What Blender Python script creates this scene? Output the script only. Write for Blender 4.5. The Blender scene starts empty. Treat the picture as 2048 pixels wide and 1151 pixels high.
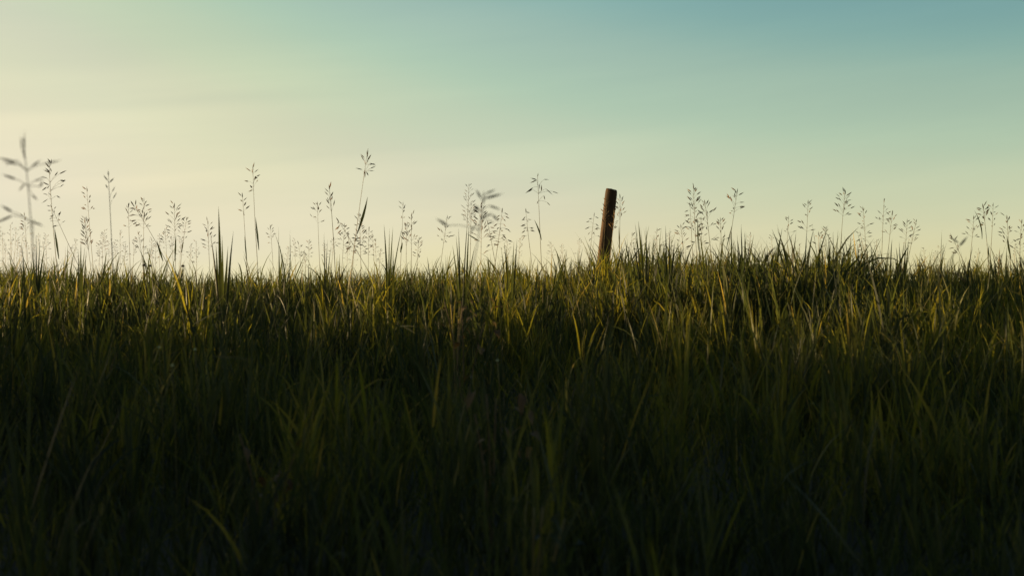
import bpy, math, random
import numpy as np
from mathutils import Vector, noise as mnoise

R = math.radians
scene = bpy.context.scene
col = scene.collection
rng = np.random.default_rng(11)
random.seed(5)

# ------------------------------------------------------------------ camera
CAM_Z, PITCH, FOC = 0.85, R(4.0), 2844.0          # FOC: focal length in pixels of the 2048 wide photograph
cam = bpy.data.cameras.new('camera')
cam_o = bpy.data.objects.new('camera', cam)
col.objects.link(cam_o)
cam.lens = 50.0
cam.sensor_width = 36.0
cam.clip_start = 0.02
cam.clip_end = 3000.0
cam_o.location = (0, 0, CAM_Z)
cam_o.rotation_euler = (R(90) + PITCH, 0, 0)
cam.dof.use_dof = True
cam.dof.focus_distance = 8.5
cam.dof.aperture_fstop = 6.3
cam.dof.aperture_blades = 0
scene.camera = cam_o

# ------------------------------------------------------------------ sky, sun, exposure
SUN_EL, SUN_AZ = R(4.4), R(-70)                    # azimuth measured from the view direction, negative = left
world = bpy.data.worlds.new('World')
scene.world = world
world.use_nodes = True
wn, wl = world.node_tree.nodes, world.node_tree.links
bg = wn['Background']


def wmath(op, a, b=None, c=None, clamp=False):
    n = wn.new('ShaderNodeMath')
    n.operation = op
    n.use_clamp = clamp
    for i, v in enumerate((a, b, c)):
        if v is None:
            continue
        if isinstance(v, (int, float)):
            n.inputs[i].default_value = v
        else:
            wl.new(v, n.inputs[i])
    return n.outputs[0]


sky = wn.new('ShaderNodeTexSky')
sky.sky_type = 'NISHITA'
sky.sun_disc = False
sky.sun_elevation = SUN_EL
sky.sun_rotation = SUN_AZ
sky.air_density = 1.0
sky.dust_density = 1.0
sky.ozone_density = 1.5
# the camera's tone curve on the sky: compress the glow near the sun, cool and deepen the far side
dim = wn.new('ShaderNodeVectorMath')
dim.operation = 'SCALE'
dim.inputs['Scale'].default_value = 0.1
wl.new(sky.outputs[0], dim.inputs[0])
cv = wn.new('ShaderNodeRGBCurve')
CURVES = (
    ((0, 0), (0.03, 0.014), (0.07, 0.050), (0.088, 0.072), (0.105, 0.124), (0.12, 0.157), (0.13, 0.186), (0.14, 0.206), (0.165, 0.246), (0.2, 0.278), (0.27, 0.292), (1, 0.6)),
    ((0, 0), (0.045, 0.026), (0.13, 0.133), (0.155, 0.186), (0.19, 0.236), (0.205, 0.242), (0.23, 0.262), (0.29, 0.272), (1, 0.5)),
    ((0, 0), (0.07, 0.038), (0.14, 0.119), (0.155, 0.133), (0.185, 0.162), (0.21, 0.167), (0.23, 0.182), (0.3, 0.19), (1, 0.35)))
for ch, ptsv in enumerate(CURVES):
    c_ = cv.mapping.curves[ch]
    c_.points[0].location = ptsv[0]
    c_.points[1].location = ptsv[-1]
    for q in ptsv[1:-1]:
        c_.points.new(*q)
cv.mapping.update()
wl.new(dim.outputs[0], cv.inputs['Color'])
up10 = wn.new('ShaderNodeVectorMath')
up10.operation = 'SCALE'
up10.inputs['Scale'].default_value = 10.0
bal = wn.new('ShaderNodeVectorMath')
bal.operation = 'MULTIPLY'
bal.inputs[1].default_value = (1.03, 1.02, 1.04)          # white balance
wl.new(cv.outputs['Color'], bal.inputs[0])
wl.new(bal.outputs[0], up10.inputs[0])
# thin streaks of high cloud, drawn out along one wind direction and rising to the right
tc = wn.new('ShaderNodeTexCoord')
sep = wn.new('ShaderNodeSeparateXYZ')
wl.new(tc.outputs['Generated'], sep.inputs[0])
az = wmath('ARCTAN2', sep.outputs['X'], sep.outputs['Y'])
el = wmath('ARCSINE', sep.outputs['Z'])
ca, sa = math.cos(R(5.5)), math.sin(R(5.5))
u = wmath('ADD', wmath('MULTIPLY', az, ca), wmath('MULTIPLY', el, sa))
v = wmath('SUBTRACT', wmath('MULTIPLY', el, ca), wmath('MULTIPLY', az, sa))
comb = wn.new('ShaderNodeCombineXYZ')
wl.new(wmath('MULTIPLY', u, 3.2), comb.inputs[0])
wl.new(wmath('MULTIPLY', v, 30.0), comb.inputs[1])
nz = wn.new('ShaderNodeTexNoise')
nz.inputs['Scale'].default_value = 1.0
nz.inputs['Detail'].default_value = 5.0
nz.inputs['Roughness'].default_value = 0.55
nz.inputs['Distortion'].default_value = 0.25
wl.new(comb.outputs[0], nz.inputs['Vector'])
mr = wn.new('ShaderNodeMapRange')
mr.interpolation_type = 'SMOOTHSTEP'
mr.inputs['From Min'].default_value = 0.35
mr.inputs['From Max'].default_value = 0.8
mr.inputs['To Max'].default_value = 0.11
wl.new(nz.outputs['Fac'], mr.inputs['Value'])
cl = wn.new('ShaderNodeMix')
cl.data_type = 'RGBA'
cl.blend_type = 'MULTIPLY'


def streak(v0, edge, body, u_full, u_gone, amount):
    """one long band of thin cloud: a crisp upper edge, a soft lower side, dying out along its length"""
    vv = wmath('ADD', v, wmath('MULTIPLY', wmath('SUBTRACT', nz.outputs['Fac'], 0.5), 0.016))
    res = None
    for a_, b_, src_ in ((v0, v0 - edge, vv), (v0 - body, v0 - edge, vv), (u_gone, u_full, u)):
        m_ = wn.new('ShaderNodeMapRange')
        m_.interpolation_type = 'SMOOTHSTEP'
        m_.inputs['From Min'].default_value = a_
        m_.inputs['From Max'].default_value = b_
        wl.new(src_, m_.inputs['Value'])
        res = m_.outputs[0] if res is None else wmath('MULTIPLY', res, m_.outputs[0])
    return wmath('MULTIPLY', res, amount)


fac = wmath('ADD', mr.outputs[0], streak(0.2165, 0.007, 0.05, -0.34, 0.02, 0.12))
fac = wmath('ADD', fac, streak(0.172, 0.006, 0.035, 0.0, 0.25, 0.07))
fac = wmath('ADD', fac, streak(0.246, 0.012, 0.03, -0.30, -0.02, 0.06), None, True)
wl.new(fac, cl.inputs['Factor'])
# pale haze towards the horizon
hz = wn.new('ShaderNodeMapRange')
hz.interpolation_type = 'SMOOTHSTEP'
hz.inputs['From Min'].default_value = R(13)
hz.inputs['From Max'].default_value = R(3)
wl.new(el, hz.inputs['Value'])
hc = wn.new('ShaderNodeVectorMath')
hc.operation = 'SCALE'
hc.inputs[0].default_value = (0.06, 0.04, 0.36)
wl.new(hz.outputs[0], hc.inputs['Scale'])
ha = wn.new('ShaderNodeVectorMath')
ha.operation = 'ADD'
wl.new(up10.outputs[0], ha.inputs[0])
wl.new(hc.outputs[0], ha.inputs[1])
wl.new(ha.outputs[0], cl.inputs['A'])
cl.inputs['B'].default_value = (1.6, 1.45, 1.3, 1)
wl.new(cl.outputs['Result'], bg.inputs['Color'])
bg.inputs['Strength'].default_value = 0.1

sl = bpy.data.lights.new('sun', 'SUN')
sl.energy = 5.0
sl.angle = R(0.6)
sl.color = (1.0, 0.71, 0.33)
sun = bpy.data.objects.new('sun', sl)
col.objects.link(sun)
sdir = Vector((math.sin(SUN_AZ) * math.cos(SUN_EL), math.cos(SUN_AZ) * math.cos(SUN_EL), math.sin(SUN_EL)))
sun.rotation_euler = sdir.to_track_quat('Z', 'Y').to_euler()
sun.location = (-6, 4, 6)

scene.view_settings.view_transform = 'Standard'
scene.view_settings.look = 'None'
scene.view_settings.exposure = 1.4
scene.view_settings.gamma = 1.0
scene.render.engine = 'CYCLES'
scene.cycles.max_bounces = 6
scene.cycles.transmission_bounces = 4
scene.cycles.use_denoising = True

# ------------------------------------------------------------------ terrain
PA, PB = 0.1845, 0.0052


def smooth(a, b, x):
    t = np.clip((x - a) / (b - a), 0, 1)
    return t * t * (3 - 2 * t)


def hgt(x, y):
    """height of the slope: it rises from the camera and rounds over at a crest about ten metres away"""
    x = np.asarray(x, float)
    y = np.asarray(y, float)
    yc = np.clip(y, -3.0, 18.3)
    z = PA * yc - PB * yc * yc
    z = z - 0.012 * np.maximum(y - 18.3, 0)
    z = z + 0.05 * np.minimum(y + 3.0, 0)
    # a bank added on the left, out of view, to shade the near slope
    z = z + 1.9 * smooth(-6.6, -9.5, x) * smooth(-26, -18, x) * smooth(-9, -5, y) * smooth(7.65, 6.15, y + 0.36 * (x + 8))
    damp = 1.0 / (1.0 + (np.hypot(x, y) / 40.0) ** 2)
    z = z + (0.018 * np.sin(1.3 * x + 0.7 * y) + 0.014 * np.sin(2.3 * y - 1.7 * x + 1.1) + 0.01 * np.sin(3.9 * x + 2.9 * y)) * damp
    return z


def pt(px, py, d):
    """point at depth d (metres along +Y) seen at a pixel of the photograph"""
    vx, vz = (px - 1024.0) / FOC, (575.5 - py) / FOC
    yy = math.cos(PITCH) - math.sin(PITCH) * vz
    zz_ = math.sin(PITCH) + math.cos(PITCH) * vz
    k = d / yy
    return Vector((vx * k, d, CAM_Z + zz_ * k))


# ------------------------------------------------------------------ materials
def leaf_material(name, ramp, trans=0.42, rough=0.5, attr='tone', tstrength=1.0, spec=0.12):
    m = bpy.data.materials.new(name)
    m.use_nodes = True
    n, l = m.node_tree.nodes, m.node_tree.links
    n.clear()
    out = n.new('ShaderNodeOutputMaterial')
    at = n.new('ShaderNodeAttribute')
    at.attribute_name = attr
    cr = n.new('ShaderNodeValToRGB')
    cr.color_ramp.interpolation = 'LINEAR'
    while len(cr.color_ramp.elements) < len(ramp):
        cr.color_ramp.elements.new(0.5)
    for e, (p, c) in zip(cr.color_ramp.elements, ramp):
        e.position = p
        e.color = (*c, 1)
    # fine mottling along the blade
    tcn = n.new('ShaderNodeTexCoord')
    nzn = n.new('ShaderNodeTexNoise')
    nzn.inputs['Scale'].default_value = 45.0
    nzn.inputs['Detail'].default_value = 3.0
    l.new(tcn.outputs['Object'], nzn.inputs['Vector'])
    ma = n.new('ShaderNodeMath')
    ma.operation = 'MULTIPLY_ADD'
    l.new(nzn.outputs['Fac'], ma.inputs[0])
    ma.inputs[1].default_value = 0.24
    l.new(at.outputs['Fac'], ma.inputs[2])
    sb = n.new('ShaderNodeMath')
    sb.operation = 'SUBTRACT'
    l.new(ma.outputs[0], sb.inputs[0])
    sb.inputs[1].default_value = 0.12
    l.new(sb.outputs[0], cr.inputs['Fac'])
    p = n.new('ShaderNodeBsdfPrincipled')
    p.inputs['Roughness'].default_value = rough
    p.inputs['Specular IOR Level'].default_value = spec
    l.new(cr.outputs['Color'], p.inputs['Base Color'])
    t = n.new('ShaderNodeBsdfTranslucent')
    tm = n.new('ShaderNodeMix')
    tm.data_type = 'RGBA'
    tm.blend_type = 'MULTIPLY'
    tm.inputs['Factor'].default_value = 1.0
    l.new(cr.outputs['Color'], tm.inputs['A'])
    tm.inputs['B'].default_value = (2.6 * tstrength, 2.45 * tstrength, 0.9 * tstrength, 1)
    l.new(tm.outputs['Result'], t.inputs['Color'])
    mx = n.new('ShaderNodeMixShader')
    mx.inputs[0].default_value = trans
    l.new(p.outputs[0], mx.inputs[1])
    l.new(t.outputs[0], mx.inputs[2])
    l.new(mx.outputs[0], out.inputs['Surface'])
    return m


GREEN = [(0.0, (0.008, 0.013, 0.012)), (0.45, (0.026, 0.033, 0.018)), (0.72, (0.088, 0.086, 0.016)), (0.86, (0.110, 0.088, 0.032)), (1.0, (0.18, 0.14, 0.065))]
STRAW = [(0.0, (0.05, 0.045, 0.02)), (0.5, (0.12, 0.095, 0.04)), (1.0, (0.30, 0.21, 0.10))]
HUSK = [(0.0, (0.035, 0.03, 0.022)), (0.5, (0.075, 0.06, 0.038)), (1.0, (0.28, 0.18, 0.09))]
RUST = [(0.0, (0.03, 0.016, 0.01)), (0.5, (0.055, 0.036, 0.023)), (1.0, (0.11, 0.083, 0.052))]
M_GRASS = leaf_material('meadow_blades', GREEN, trans=0.47)
M_LEAF = leaf_material('broad_blades', GREEN, trans=0.36)
M_STEM = leaf_material('stalk_stem', STRAW, trans=0.15)
M_HEAD = leaf_material('husk', HUSK, trans=0.40, rough=0.6)
M_STRAW = leaf_material('dry_straw', STRAW, trans=0.25)
M_RUST = leaf_material('rusty_dead_leaf', RUST, trans=0.2, rough=0.7)
M_PETAL = leaf_material('pale_petal', [(0, (0.24, 0.28, 0.25)), (1, (0.36, 0.38, 0.34))], trans=0.3)


def soil_material():
    m = bpy.data.materials.new('soil_and_thatch')
    m.use_nodes = True
    n, l = m.node_tree.nodes, m.node_tree.links
    p = n['Principled BSDF']
    p.inputs['Roughness'].default_value = 0.95
    tcn = n.new('ShaderNodeTexCoord')
    a = n.new('ShaderNodeTexNoise')
    a.inputs['Scale'].default_value = 6.0
    a.inputs['Detail'].default_value = 8.0
    l.new(tcn.outputs['Object'], a.inputs['Vector'])
    cr = n.new('ShaderNodeValToRGB')
    cr.color_ramp.elements[0].color = (0.018, 0.013, 0.008, 1)
    cr.color_ramp.elements[0].position = 0.3
    cr.color_ramp.elements[1].color = (0.035, 0.03, 0.015, 1)
    cr.color_ramp.elements[1].position = 0.75
    l.new(a.outputs['Fac'], cr.inputs['Fac'])
    l.new(cr.outputs[0], p.inputs['Base Color'])
    b = n.new('ShaderNodeBump')
    b.inputs['Strength'].default_value = 0.6
    b.inputs['Distance'].default_value = 0.03
    l.new(a.outputs['Fac'], b.inputs['Height'])
    l.new(b.outputs[0], p.inputs['Normal'])
    return m


def wood_material():
    m = bpy.data.materials.new('weathered_wood')
    m.use_nodes = True
    n, l = m.node_tree.nodes, m.node_tree.links
    p = n['Principled BSDF']
    p.inputs['Roughness'].default_value = 0.85
    p.inputs['Specular IOR Level'].default_value = 0.2
    tcn = n.new('ShaderNodeTexCoord')
    mpn = n.new('ShaderNodeMapping')
    mpn.inputs['Scale'].default_value = (60, 60, 2.2)
    l.new(tcn.outputs['Object'], mpn.inputs[0])
    a = n.new('ShaderNodeTexNoise')
    a.inputs['Scale'].default_value = 1.0
    a.inputs['Detail'].default_value = 6.0
    a.inputs['Roughness'].default_value = 0.6
    l.new(mpn.outputs[0], a.inputs['Vector'])
    big = n.new('ShaderNodeTexNoise')
    big.inputs['Scale'].default_value = 7.0
    big.inputs['Detail'].default_value = 4.0
    l.new(tcn.outputs['Object'], big.inputs['Vector'])
    cr = n.new('ShaderNodeValToRGB')
    cr.color_ramp.elements[0].color = (0.020, 0.011, 0.006, 1)
    cr.color_ramp.elements[0].position = 0.32
    cr.color_ramp.elements[1].color = (0.135, 0.072, 0.034, 1)
    cr.color_ramp.elements[1].position = 0.7
    l.new(a.outputs['Fac'], cr.inputs['Fac'])
    mx = n.new('ShaderNodeMix')
    mx.data_type = 'RGBA'
    mx.blend_type = 'MULTIPLY'
    mx.inputs['Factor'].default_value = 0.6
    l.new(cr.outputs[0], mx.inputs['A'])
    l.new(big.outputs['Fac'], mx.inputs['B'])
    l.new(mx.outputs['Result'], p.inputs['Base Color'])
    b = n.new('ShaderNodeBump')
    b.inputs['Strength'].default_value = 0.7
    b.inputs['Distance'].default_value = 0.004
    l.new(a.outputs['Fac'], b.inputs['Height'])
    l.new(b.outputs[0], p.inputs['Normal'])
    return m


M_SOIL = soil_material()
M_WOOD = wood_material()


# ------------------------------------------------------------------ helpers
def link_mesh(name, verts, faces, mat, tone=None, parent=None, flat=False):
    me = bpy.data.meshes.new(name)
    me.from_pydata([tuple(q) for q in verts], [], faces)
    me.validate()
    if not flat:
        me.polygons.foreach_set('use_smooth', [True] * len(me.polygons))
    if tone is not None:
        a = me.attributes.new('tone', 'FLOAT', 'POINT')
        if isinstance(tone, (int, float)):
            tone = [tone] * len(me.vertices)
        a.data.foreach_set('value', tone)
    me.materials.append(mat)
    o = bpy.data.objects.new(name, me)
    col.objects.link(o)
    if parent:
        o.parent = parent
    return o


def thing(name, label, cat, loc, group=None):
    o = bpy.data.objects.new(name, None)
    col.objects.link(o)
    o.empty_display_size = 0.1
    o.location = loc
    o['label'] = label
    o['category'] = cat
    if group:
        o['group'] = group
    return o


class MB:
    def __init__(self):
        self.v, self.f, self.t = [], [], []

    def add(self, vs, fs, tone):
        k = len(self.v)
        self.v += [Vector(q) for q in vs]
        self.f += [tuple(i + k for i in f) for f in fs]
        self.t += [tone] * len(vs)

    def tube(self, pts, radii, tone, n=5):
        vs, fs = [], []
        m = len(pts)
        for i, p in enumerate(pts):
            t = (pts[min(i + 1, m - 1)] - pts[max(i - 1, 0)]).normalized()
            a = t.cross(Vector((0.31, 0.95, 0.07))).normalized()
            b = t.cross(a)
            for j in range(n):
                w = 2 * math.pi * j / n
                vs.append(p + (a * math.cos(w) + b * math.sin(w)) * radii[i])
        for i in range(m - 1):
            for j in range(n):
                fs.append((i * n + j, i * n + (j + 1) % n, (i + 1) * n + (j + 1) % n, (i + 1) * n + j))
        fs.append(tuple(range(n))[::-1])
        fs.append(tuple((m - 1) * n + j for j in range(n)))
        self.add(vs, fs, tone)

    def spindle(self, p, d, length, width, tone):
        """one spikelet: a flattened pointed husk with overlapping scales as small steps in its outline"""
        d = d.normalized()
        a = d.cross(Vector((random.uniform(-1, 1), random.uniform(-1, 1), random.uniform(-1, 1)))).normalized()
        b = d.cross(a)
        prof = [(0.0, 0.12), (0.12, 0.62), (0.28, 0.95), (0.34, 0.80), (0.5, 1.0), (0.57, 0.78), (0.74, 0.72), (0.8, 0.5), (0.93, 0.2), (1.12, 0.03)]
        vs, fs = [], []
        n = 5
        for (t, r) in prof:
            for j in range(n):
                w = 2 * math.pi * j / n
                vs.append(p + d * (t * length) + (a * math.cos(w) + b * math.sin(w) * 0.55) * (r * width * 0.5))
        for i in range(len(prof) - 1):
            for j in range(n):
                fs.append((i * n + j, i * n + (j + 1) % n, (i + 1) * n + (j + 1) % n, (i + 1) * n + j))
        self.add(vs, fs, tone)

    def blade(self, pts, width, tone, side, fold=0.25, base=0.55):
        """a grass leaf: a ribbon folded along its midrib, tapering to a point"""
        m = len(pts)
        vs, fs = [], []
        for i, p in enumerate(pts):
            t = i / (m - 1)
            tg = (pts[min(i + 1, m - 1)] - pts[max(i - 1, 0)]).normalized()
            s = (side - tg * side.dot(tg)).normalized()
            nn = tg.cross(s)
            w = 0.5 * width * min(1.0, base + 1.6 * t) * max(0.02, 1 - t ** 2.4)
            vs += [p - s * w + nn * (w * fold), p, p + s * w + nn * (w * fold)]
        for i in range(m - 1):
            k = 3 * i
            fs += [(k, k + 1, k + 4, k + 3), (k + 1, k + 2, k + 5, k + 4)]
        self.add(vs, fs, tone)

    def build(self, name, mat, parent=None, flat=False):
        return link_mesh(name, self.v, self.f, mat, self.t, parent, flat)


def bez(a, b, c, n):
    return [a * (1 - t) ** 2 + b * (2 * t * (1 - t)) + c * t ** 2 for t in [i / (n - 1) for i in range(n)]]


# ------------------------------------------------------------------ ground
xs = np.unique(np.concatenate([np.linspace(-600, -30, 20), np.linspace(-30, -8, 23), np.linspace(-8, 8, 81), np.linspace(8, 30, 23), np.linspace(30, 600, 20)]))
ys = np.unique(np.concatenate([np.linspace(-600, -20, 18), np.linspace(-20, -2, 19), np.linspace(-2, 20, 111), np.linspace(20, 50, 31), np.linspace(50, 900, 25)]))
X, Y = np.meshgrid(xs, ys)
Z = hgt(X, Y)
gv = np.stack([X.ravel(), Y.ravel(), Z.ravel()], 1)
nx, ny = len(xs), len(ys)
gf = [(j * nx + i, j * nx + i + 1, (j + 1) * nx + i + 1, (j + 1) * nx + i) for j in range(ny - 1) for i in range(nx - 1)]
ground = link_mesh('ground', gv.tolist(), gf, M_SOIL)
ground['kind'] = 'structure'


# ------------------------------------------------------------------ the meadow grass, one mass
def tall_map(x, y):
    """patches where the sward stands higher or lower"""
    h = 1.0 + 0.10 * np.sin(1.9 * x + 0.8 * y + 0.5) + 0.08 * np.sin(3.1 * x - 2.2 * y + 2.0) + 0.06 * np.sin(5.3 * x + 3.7 * y)
    h = h + 0.28 * np.exp(-(((x - 1.25) / 0.95) ** 2 + ((y - 8.3) / 2.4) ** 2))
    h = h + 0.22 * np.exp(-(((x - 0.78) / 0.35) ** 2 + ((y - 11.0) / 0.9) ** 2))
    h = h - 0.10 * np.exp(-(((x + 1.0) / 1.2) ** 2 + ((y - 9.0) / 3.0) ** 2))
    return np.clip(h, 0.6, 1.5)


def blade_set(bx, by, length, tilt, bend, head, width, tone, twist, z0=0.0):
    S = 5
    n = len(bx)
    bz = hgt(bx, by) - 0.01 + z0
    P = np.zeros((n, S + 1, 3))
    P[:, 0] = np.stack([bx, by, bz], 1)
    T = np.zeros((n, S + 1, 3))
    for i in range(S + 1):
        th = tilt + bend * ((i + 0.0) / S) ** 1.4
        T[:, i] = np.stack([np.sin(th) * np.cos(head), np.sin(th) * np.sin(head), np.cos(th)], 1)
        if i < S:
            P[:, i + 1] = P[:, i] + T[:, i] * (length / S)[:, None]
    sx = np.stack([-np.sin(head), np.cos(head), np.zeros(n)], 1)
    V = np.zeros((n, S + 1, 2, 3))
    for i in range(S + 1):
        t = i / S
        nrm = np.cross(T[:, i], sx)
        tw = twist[0] + twist[1] * t
        s = sx * np.cos(tw)[:, None] + nrm * np.sin(tw)[:, None]
        w = 0.5 * width * min(1.0, 0.6 + 1.5 * t) * max(0.03, 1 - t ** 2.2)
        V[:, i, 0] = P[:, i] - s * w[:, None]
        V[:, i, 1] = P[:, i] + s * w[:, None]
    nv = (S + 1) * 2
    k = (np.arange(n) * nv)[:, None]
    q = np.array([[2 * i, 2 * i + 1, 2 * i + 3, 2 * i + 2] for i in range(S)])
    F = (k[:, :, None] + q[None]).reshape(-1, 4)
    return V.reshape(-1, 3), F, np.repeat(tone, nv)


def scatter(n, ymin, ymax, m0, m1):
    """n points in the wedge the view takes in, with a margin on both sides, evenly over the area"""
    out_x, out_y = [], []
    got = 0
    while got < n:
        y = rng.uniform(ymin, ymax, n)
        keep = rng.uniform(0, 1, n) < (0.36 * np.maximum(y, 0) + 0.5 * (m0 + m1)) / (0.36 * ymax + 0.5 * (m0 + m1))
        y = y[keep]
        x = rng.uniform(-1, 1, len(y))
        half = 0.36 * np.maximum(y, 0)
        x = np.where(x < 0, x * (half + m0), x * (half + m1))
        out_x.append(x)
        out_y.append(y)
        got += len(y)
    return np.concatenate(out_x)[:n], np.concatenate(out_y)[:n]


def grass_mass():
    Vs, Fs, Ts = [], [], []
    off = 0

    def put(res):
        nonlocal off
        v_, f_, t_ = res
        Vs.append(v_)
        Fs.append(f_ + off)
        Ts.append(t_)
        off += len(v_)

    def unif(a, b, n):
        return rng.uniform(a, b, n)
    # leafy shoots: a short culm with leaves leaving it at several heights, standing in loose clumps
    def shoots(nt, tx, ty, size, wide, spread, lmul, ttone, dryness):
        cnt = rng.integers(4, 9, nt)
        idx = np.repeat(np.arange(nt), cnt)
        n = len(idx)
        leanx, leany = rng.normal(0, 0.14, nt), rng.normal(0, 0.14, nt)
        face = rng.uniform(0, 2 * np.pi, nt)
        f = rng.uniform(0, 1, n)
        z0 = 0.20 * f * size[idx]
        bx = tx[idx] + leanx[idx] * z0 + rng.normal(0, 0.006, n)
        by = ty[idx] + leany[idx] * z0 + rng.normal(0, 0.006, n)
        L = 0.185 * lmul * size[idx] * unif(0.55, 1.25, n) * (1.15 - 0.25 * f)
        head = face[idx] + np.where(rng.uniform(0, 1, n) < 0.5, 0, np.pi) + rng.normal(0, 0.7, n)
        tone = np.clip(ttone[idx] + rng.normal(0, 0.07, n), 0.03, 0.8)
        dry = rng.uniform(0, 1, n) < dryness * smooth(1.5, 4.5, by) * (1.4 - f)
        tone = np.where(dry, unif(0.8, 1.0, n), tone)
        w = wide * unif(0.65, 1.25, n) * np.sqrt(size[idx])
        put(blade_set(bx, by, L, np.abs(rng.normal(0.10 + spread * (1 - 0.6 * f), 0.16, n)), np.abs(rng.normal(0.35, 0.45, n)) * np.where(rng.uniform(0, 1, n) < 0.15, 2.4, 1.0), head, w, tone, (rng.normal(0, 0.8, n), rng.normal(0, 0.9, n)), z0))
        # the culms
        put(blade_set(tx, ty, 0.26 * size, np.hypot(leanx, leany), rng.normal(0, 0.1, nt), np.arctan2(leany, leanx), np.full(nt, 0.0032), np.clip(ttone + 0.12, 0, 0.78), (rng.uniform(0, 3, nt), rng.normal(0, 0.5, nt))))

    nc = 6200
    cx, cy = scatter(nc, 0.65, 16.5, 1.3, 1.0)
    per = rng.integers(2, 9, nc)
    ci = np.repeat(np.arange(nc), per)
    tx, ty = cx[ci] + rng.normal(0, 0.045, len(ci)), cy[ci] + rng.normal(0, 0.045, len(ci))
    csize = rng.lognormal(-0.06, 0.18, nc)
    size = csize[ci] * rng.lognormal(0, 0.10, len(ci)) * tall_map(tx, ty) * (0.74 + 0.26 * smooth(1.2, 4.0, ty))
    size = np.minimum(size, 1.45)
    shoots(len(ci), tx, ty, size, 0.0070, 0.20, 0.86, ((rng.normal(0.42, 0.14, nc)[ci] + 0.10 * np.sin(1.7 * tx + 2.9 * ty) * np.sin(2.3 * tx - 1.1 * ty) + smooth(2.8, 5.0, ty) * (-0.03 + 0.16 * smooth(-1.2, 0.5, tx)) - 0.13 * (1 - smooth(1.6, 3.6, ty))) + rng.normal(0, 0.04, len(ci))), 0.035)  # sunlit band and near shade are also put into the blade tone
    # taller erect shoots that break the line of the crest, in patches
    nt = 2300
    tx, ty = scatter(nt, 4.6, 13.5, 0.8, 0.8)
    patch = np.sin(2.1 * tx + 1.3 * ty) + np.sin(4.7 * tx - 0.9 * ty + 1.0) + 0.5 * smooth(0.2, 1.0, tx)
    keep = patch > np.where(tx > 0.3, 0.15, 0.8)
    tx, ty = tx[keep], ty[keep]
    nt = len(tx)
    shoots(nt, tx, ty, np.minimum(rng.lognormal(0.10, 0.15, nt) * np.sqrt(tall_map(tx, ty)) * (1 + 0.14 * smooth(0.2, 0.9, tx)), 1.5), 0.0084, 0.06, 1.12, rng.normal(0.38, 0.12, nt), 0.03)
    # broad-leaved tussocks that stand up from the crest right of the middle, fewer elsewhere
    nk = 105
    kd = rng.uniform(6.0, 9.8, nk)
    kx = np.where(rng.uniform(0, 1, nk) < 0.68, rng.uniform(0.075, 0.255, nk), rng.uniform(-0.36, 0.36, nk)) * kd
    kper = rng.integers(3, 9, nk)
    ki = np.repeat(np.arange(nk), kper)
    tx, ty = kx[ki] + rng.normal(0, 0.035, len(ki)), kd[ki] + rng.normal(0, 0.05, len(ki))
    ksize = rng.uniform(0.98, 1.55, nk) - 0.20 * (kx / kd < 0.06)
    shoots(len(ki), tx, ty, ksize[ki] * rng.uniform(0.85, 1.08, len(ki)), 0.0112, 0.20, 1.2, rng.normal(0.36, 0.08, nk)[ki], 0.05)
    # thin blades between them
    n = 62000
    bx, by = scatter(n, 0.5, 16.5, 1.3, 1.0)
    L = 0.25 * tall_map(bx, by) * unif(0.4, 1.15, n)
    tone = np.clip(rng.normal(0.4, 0.17, n), 0.03, 0.8)
    dry = rng.uniform(0, 1, n) < 0.012 + 0.04 * smooth(2.0, 4.5, by)
    tone = np.where(dry, unif(0.8, 1.0, n), tone)
    put(blade_set(bx, by, L, np.abs(rng.normal(0.16, 0.26, n)), np.abs(rng.normal(0.45, 0.45, n)), unif(0, 2 * np.pi, n), unif(0.0026, 0.0058, n), tone, (rng.normal(0, 0.8, n), rng.normal(0, 1.0, n))))
    # dead blades lying low
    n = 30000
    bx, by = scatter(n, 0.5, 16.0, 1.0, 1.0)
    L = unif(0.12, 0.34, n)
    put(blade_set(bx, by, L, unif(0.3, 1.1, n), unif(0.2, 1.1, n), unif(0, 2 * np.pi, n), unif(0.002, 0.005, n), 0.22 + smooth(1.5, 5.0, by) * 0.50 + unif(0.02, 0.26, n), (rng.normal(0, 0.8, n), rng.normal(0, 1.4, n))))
    # rougher grass on the added shading bank beside the view
    n = 14000
    bx, by = rng.uniform(-19, -4.5, n), rng.uniform(-6, 11, n)
    put(blade_set(bx, by, unif(0.2, 0.42, n), np.abs(rng.normal(0.15, 0.2, n)), np.abs(rng.normal(0.4, 0.4, n)), unif(0, 2 * np.pi, n), unif(0.01, 0.022, n), np.clip(rng.normal(0.4, 0.15, n), 0, 0.9), (rng.normal(0, 0.8, n), rng.normal(0, 1.0, n))))
    V = np.concatenate(Vs).astype(np.float32)
    F = np.concatenate(Fs).astype(np.int32)
    T = np.concatenate(Ts).astype(np.float32)
    me = bpy.data.meshes.new('grass')
    me.vertices.add(len(V))
    me.vertices.foreach_set('co', V.ravel())
    me.loops.add(F.size)
    me.loops.foreach_set('vertex_index', F.ravel())
    me.polygons.add(len(F))
    me.polygons.foreach_set('loop_start', np.arange(len(F), dtype=np.int32) * 4)
    me.polygons.foreach_set('loop_total', np.full(len(F), 4, dtype=np.int32))
    me.polygons.foreach_set('use_smooth', np.ones(len(F), dtype=bool))
    me.update(calc_edges=True)
    at = me.attributes.new('tone', 'FLOAT', 'POINT')
    at.data.foreach_set('value', T)
    me.materials.append(M_GRASS)
    o = bpy.data.objects.new('grass', me)
    col.objects.link(o)
    o['kind'] = 'stuff'
    o['label'] = 'green meadow grass covering the slope up to the crest'
    o['category'] = 'grass'
    return o


grass_mass()


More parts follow.
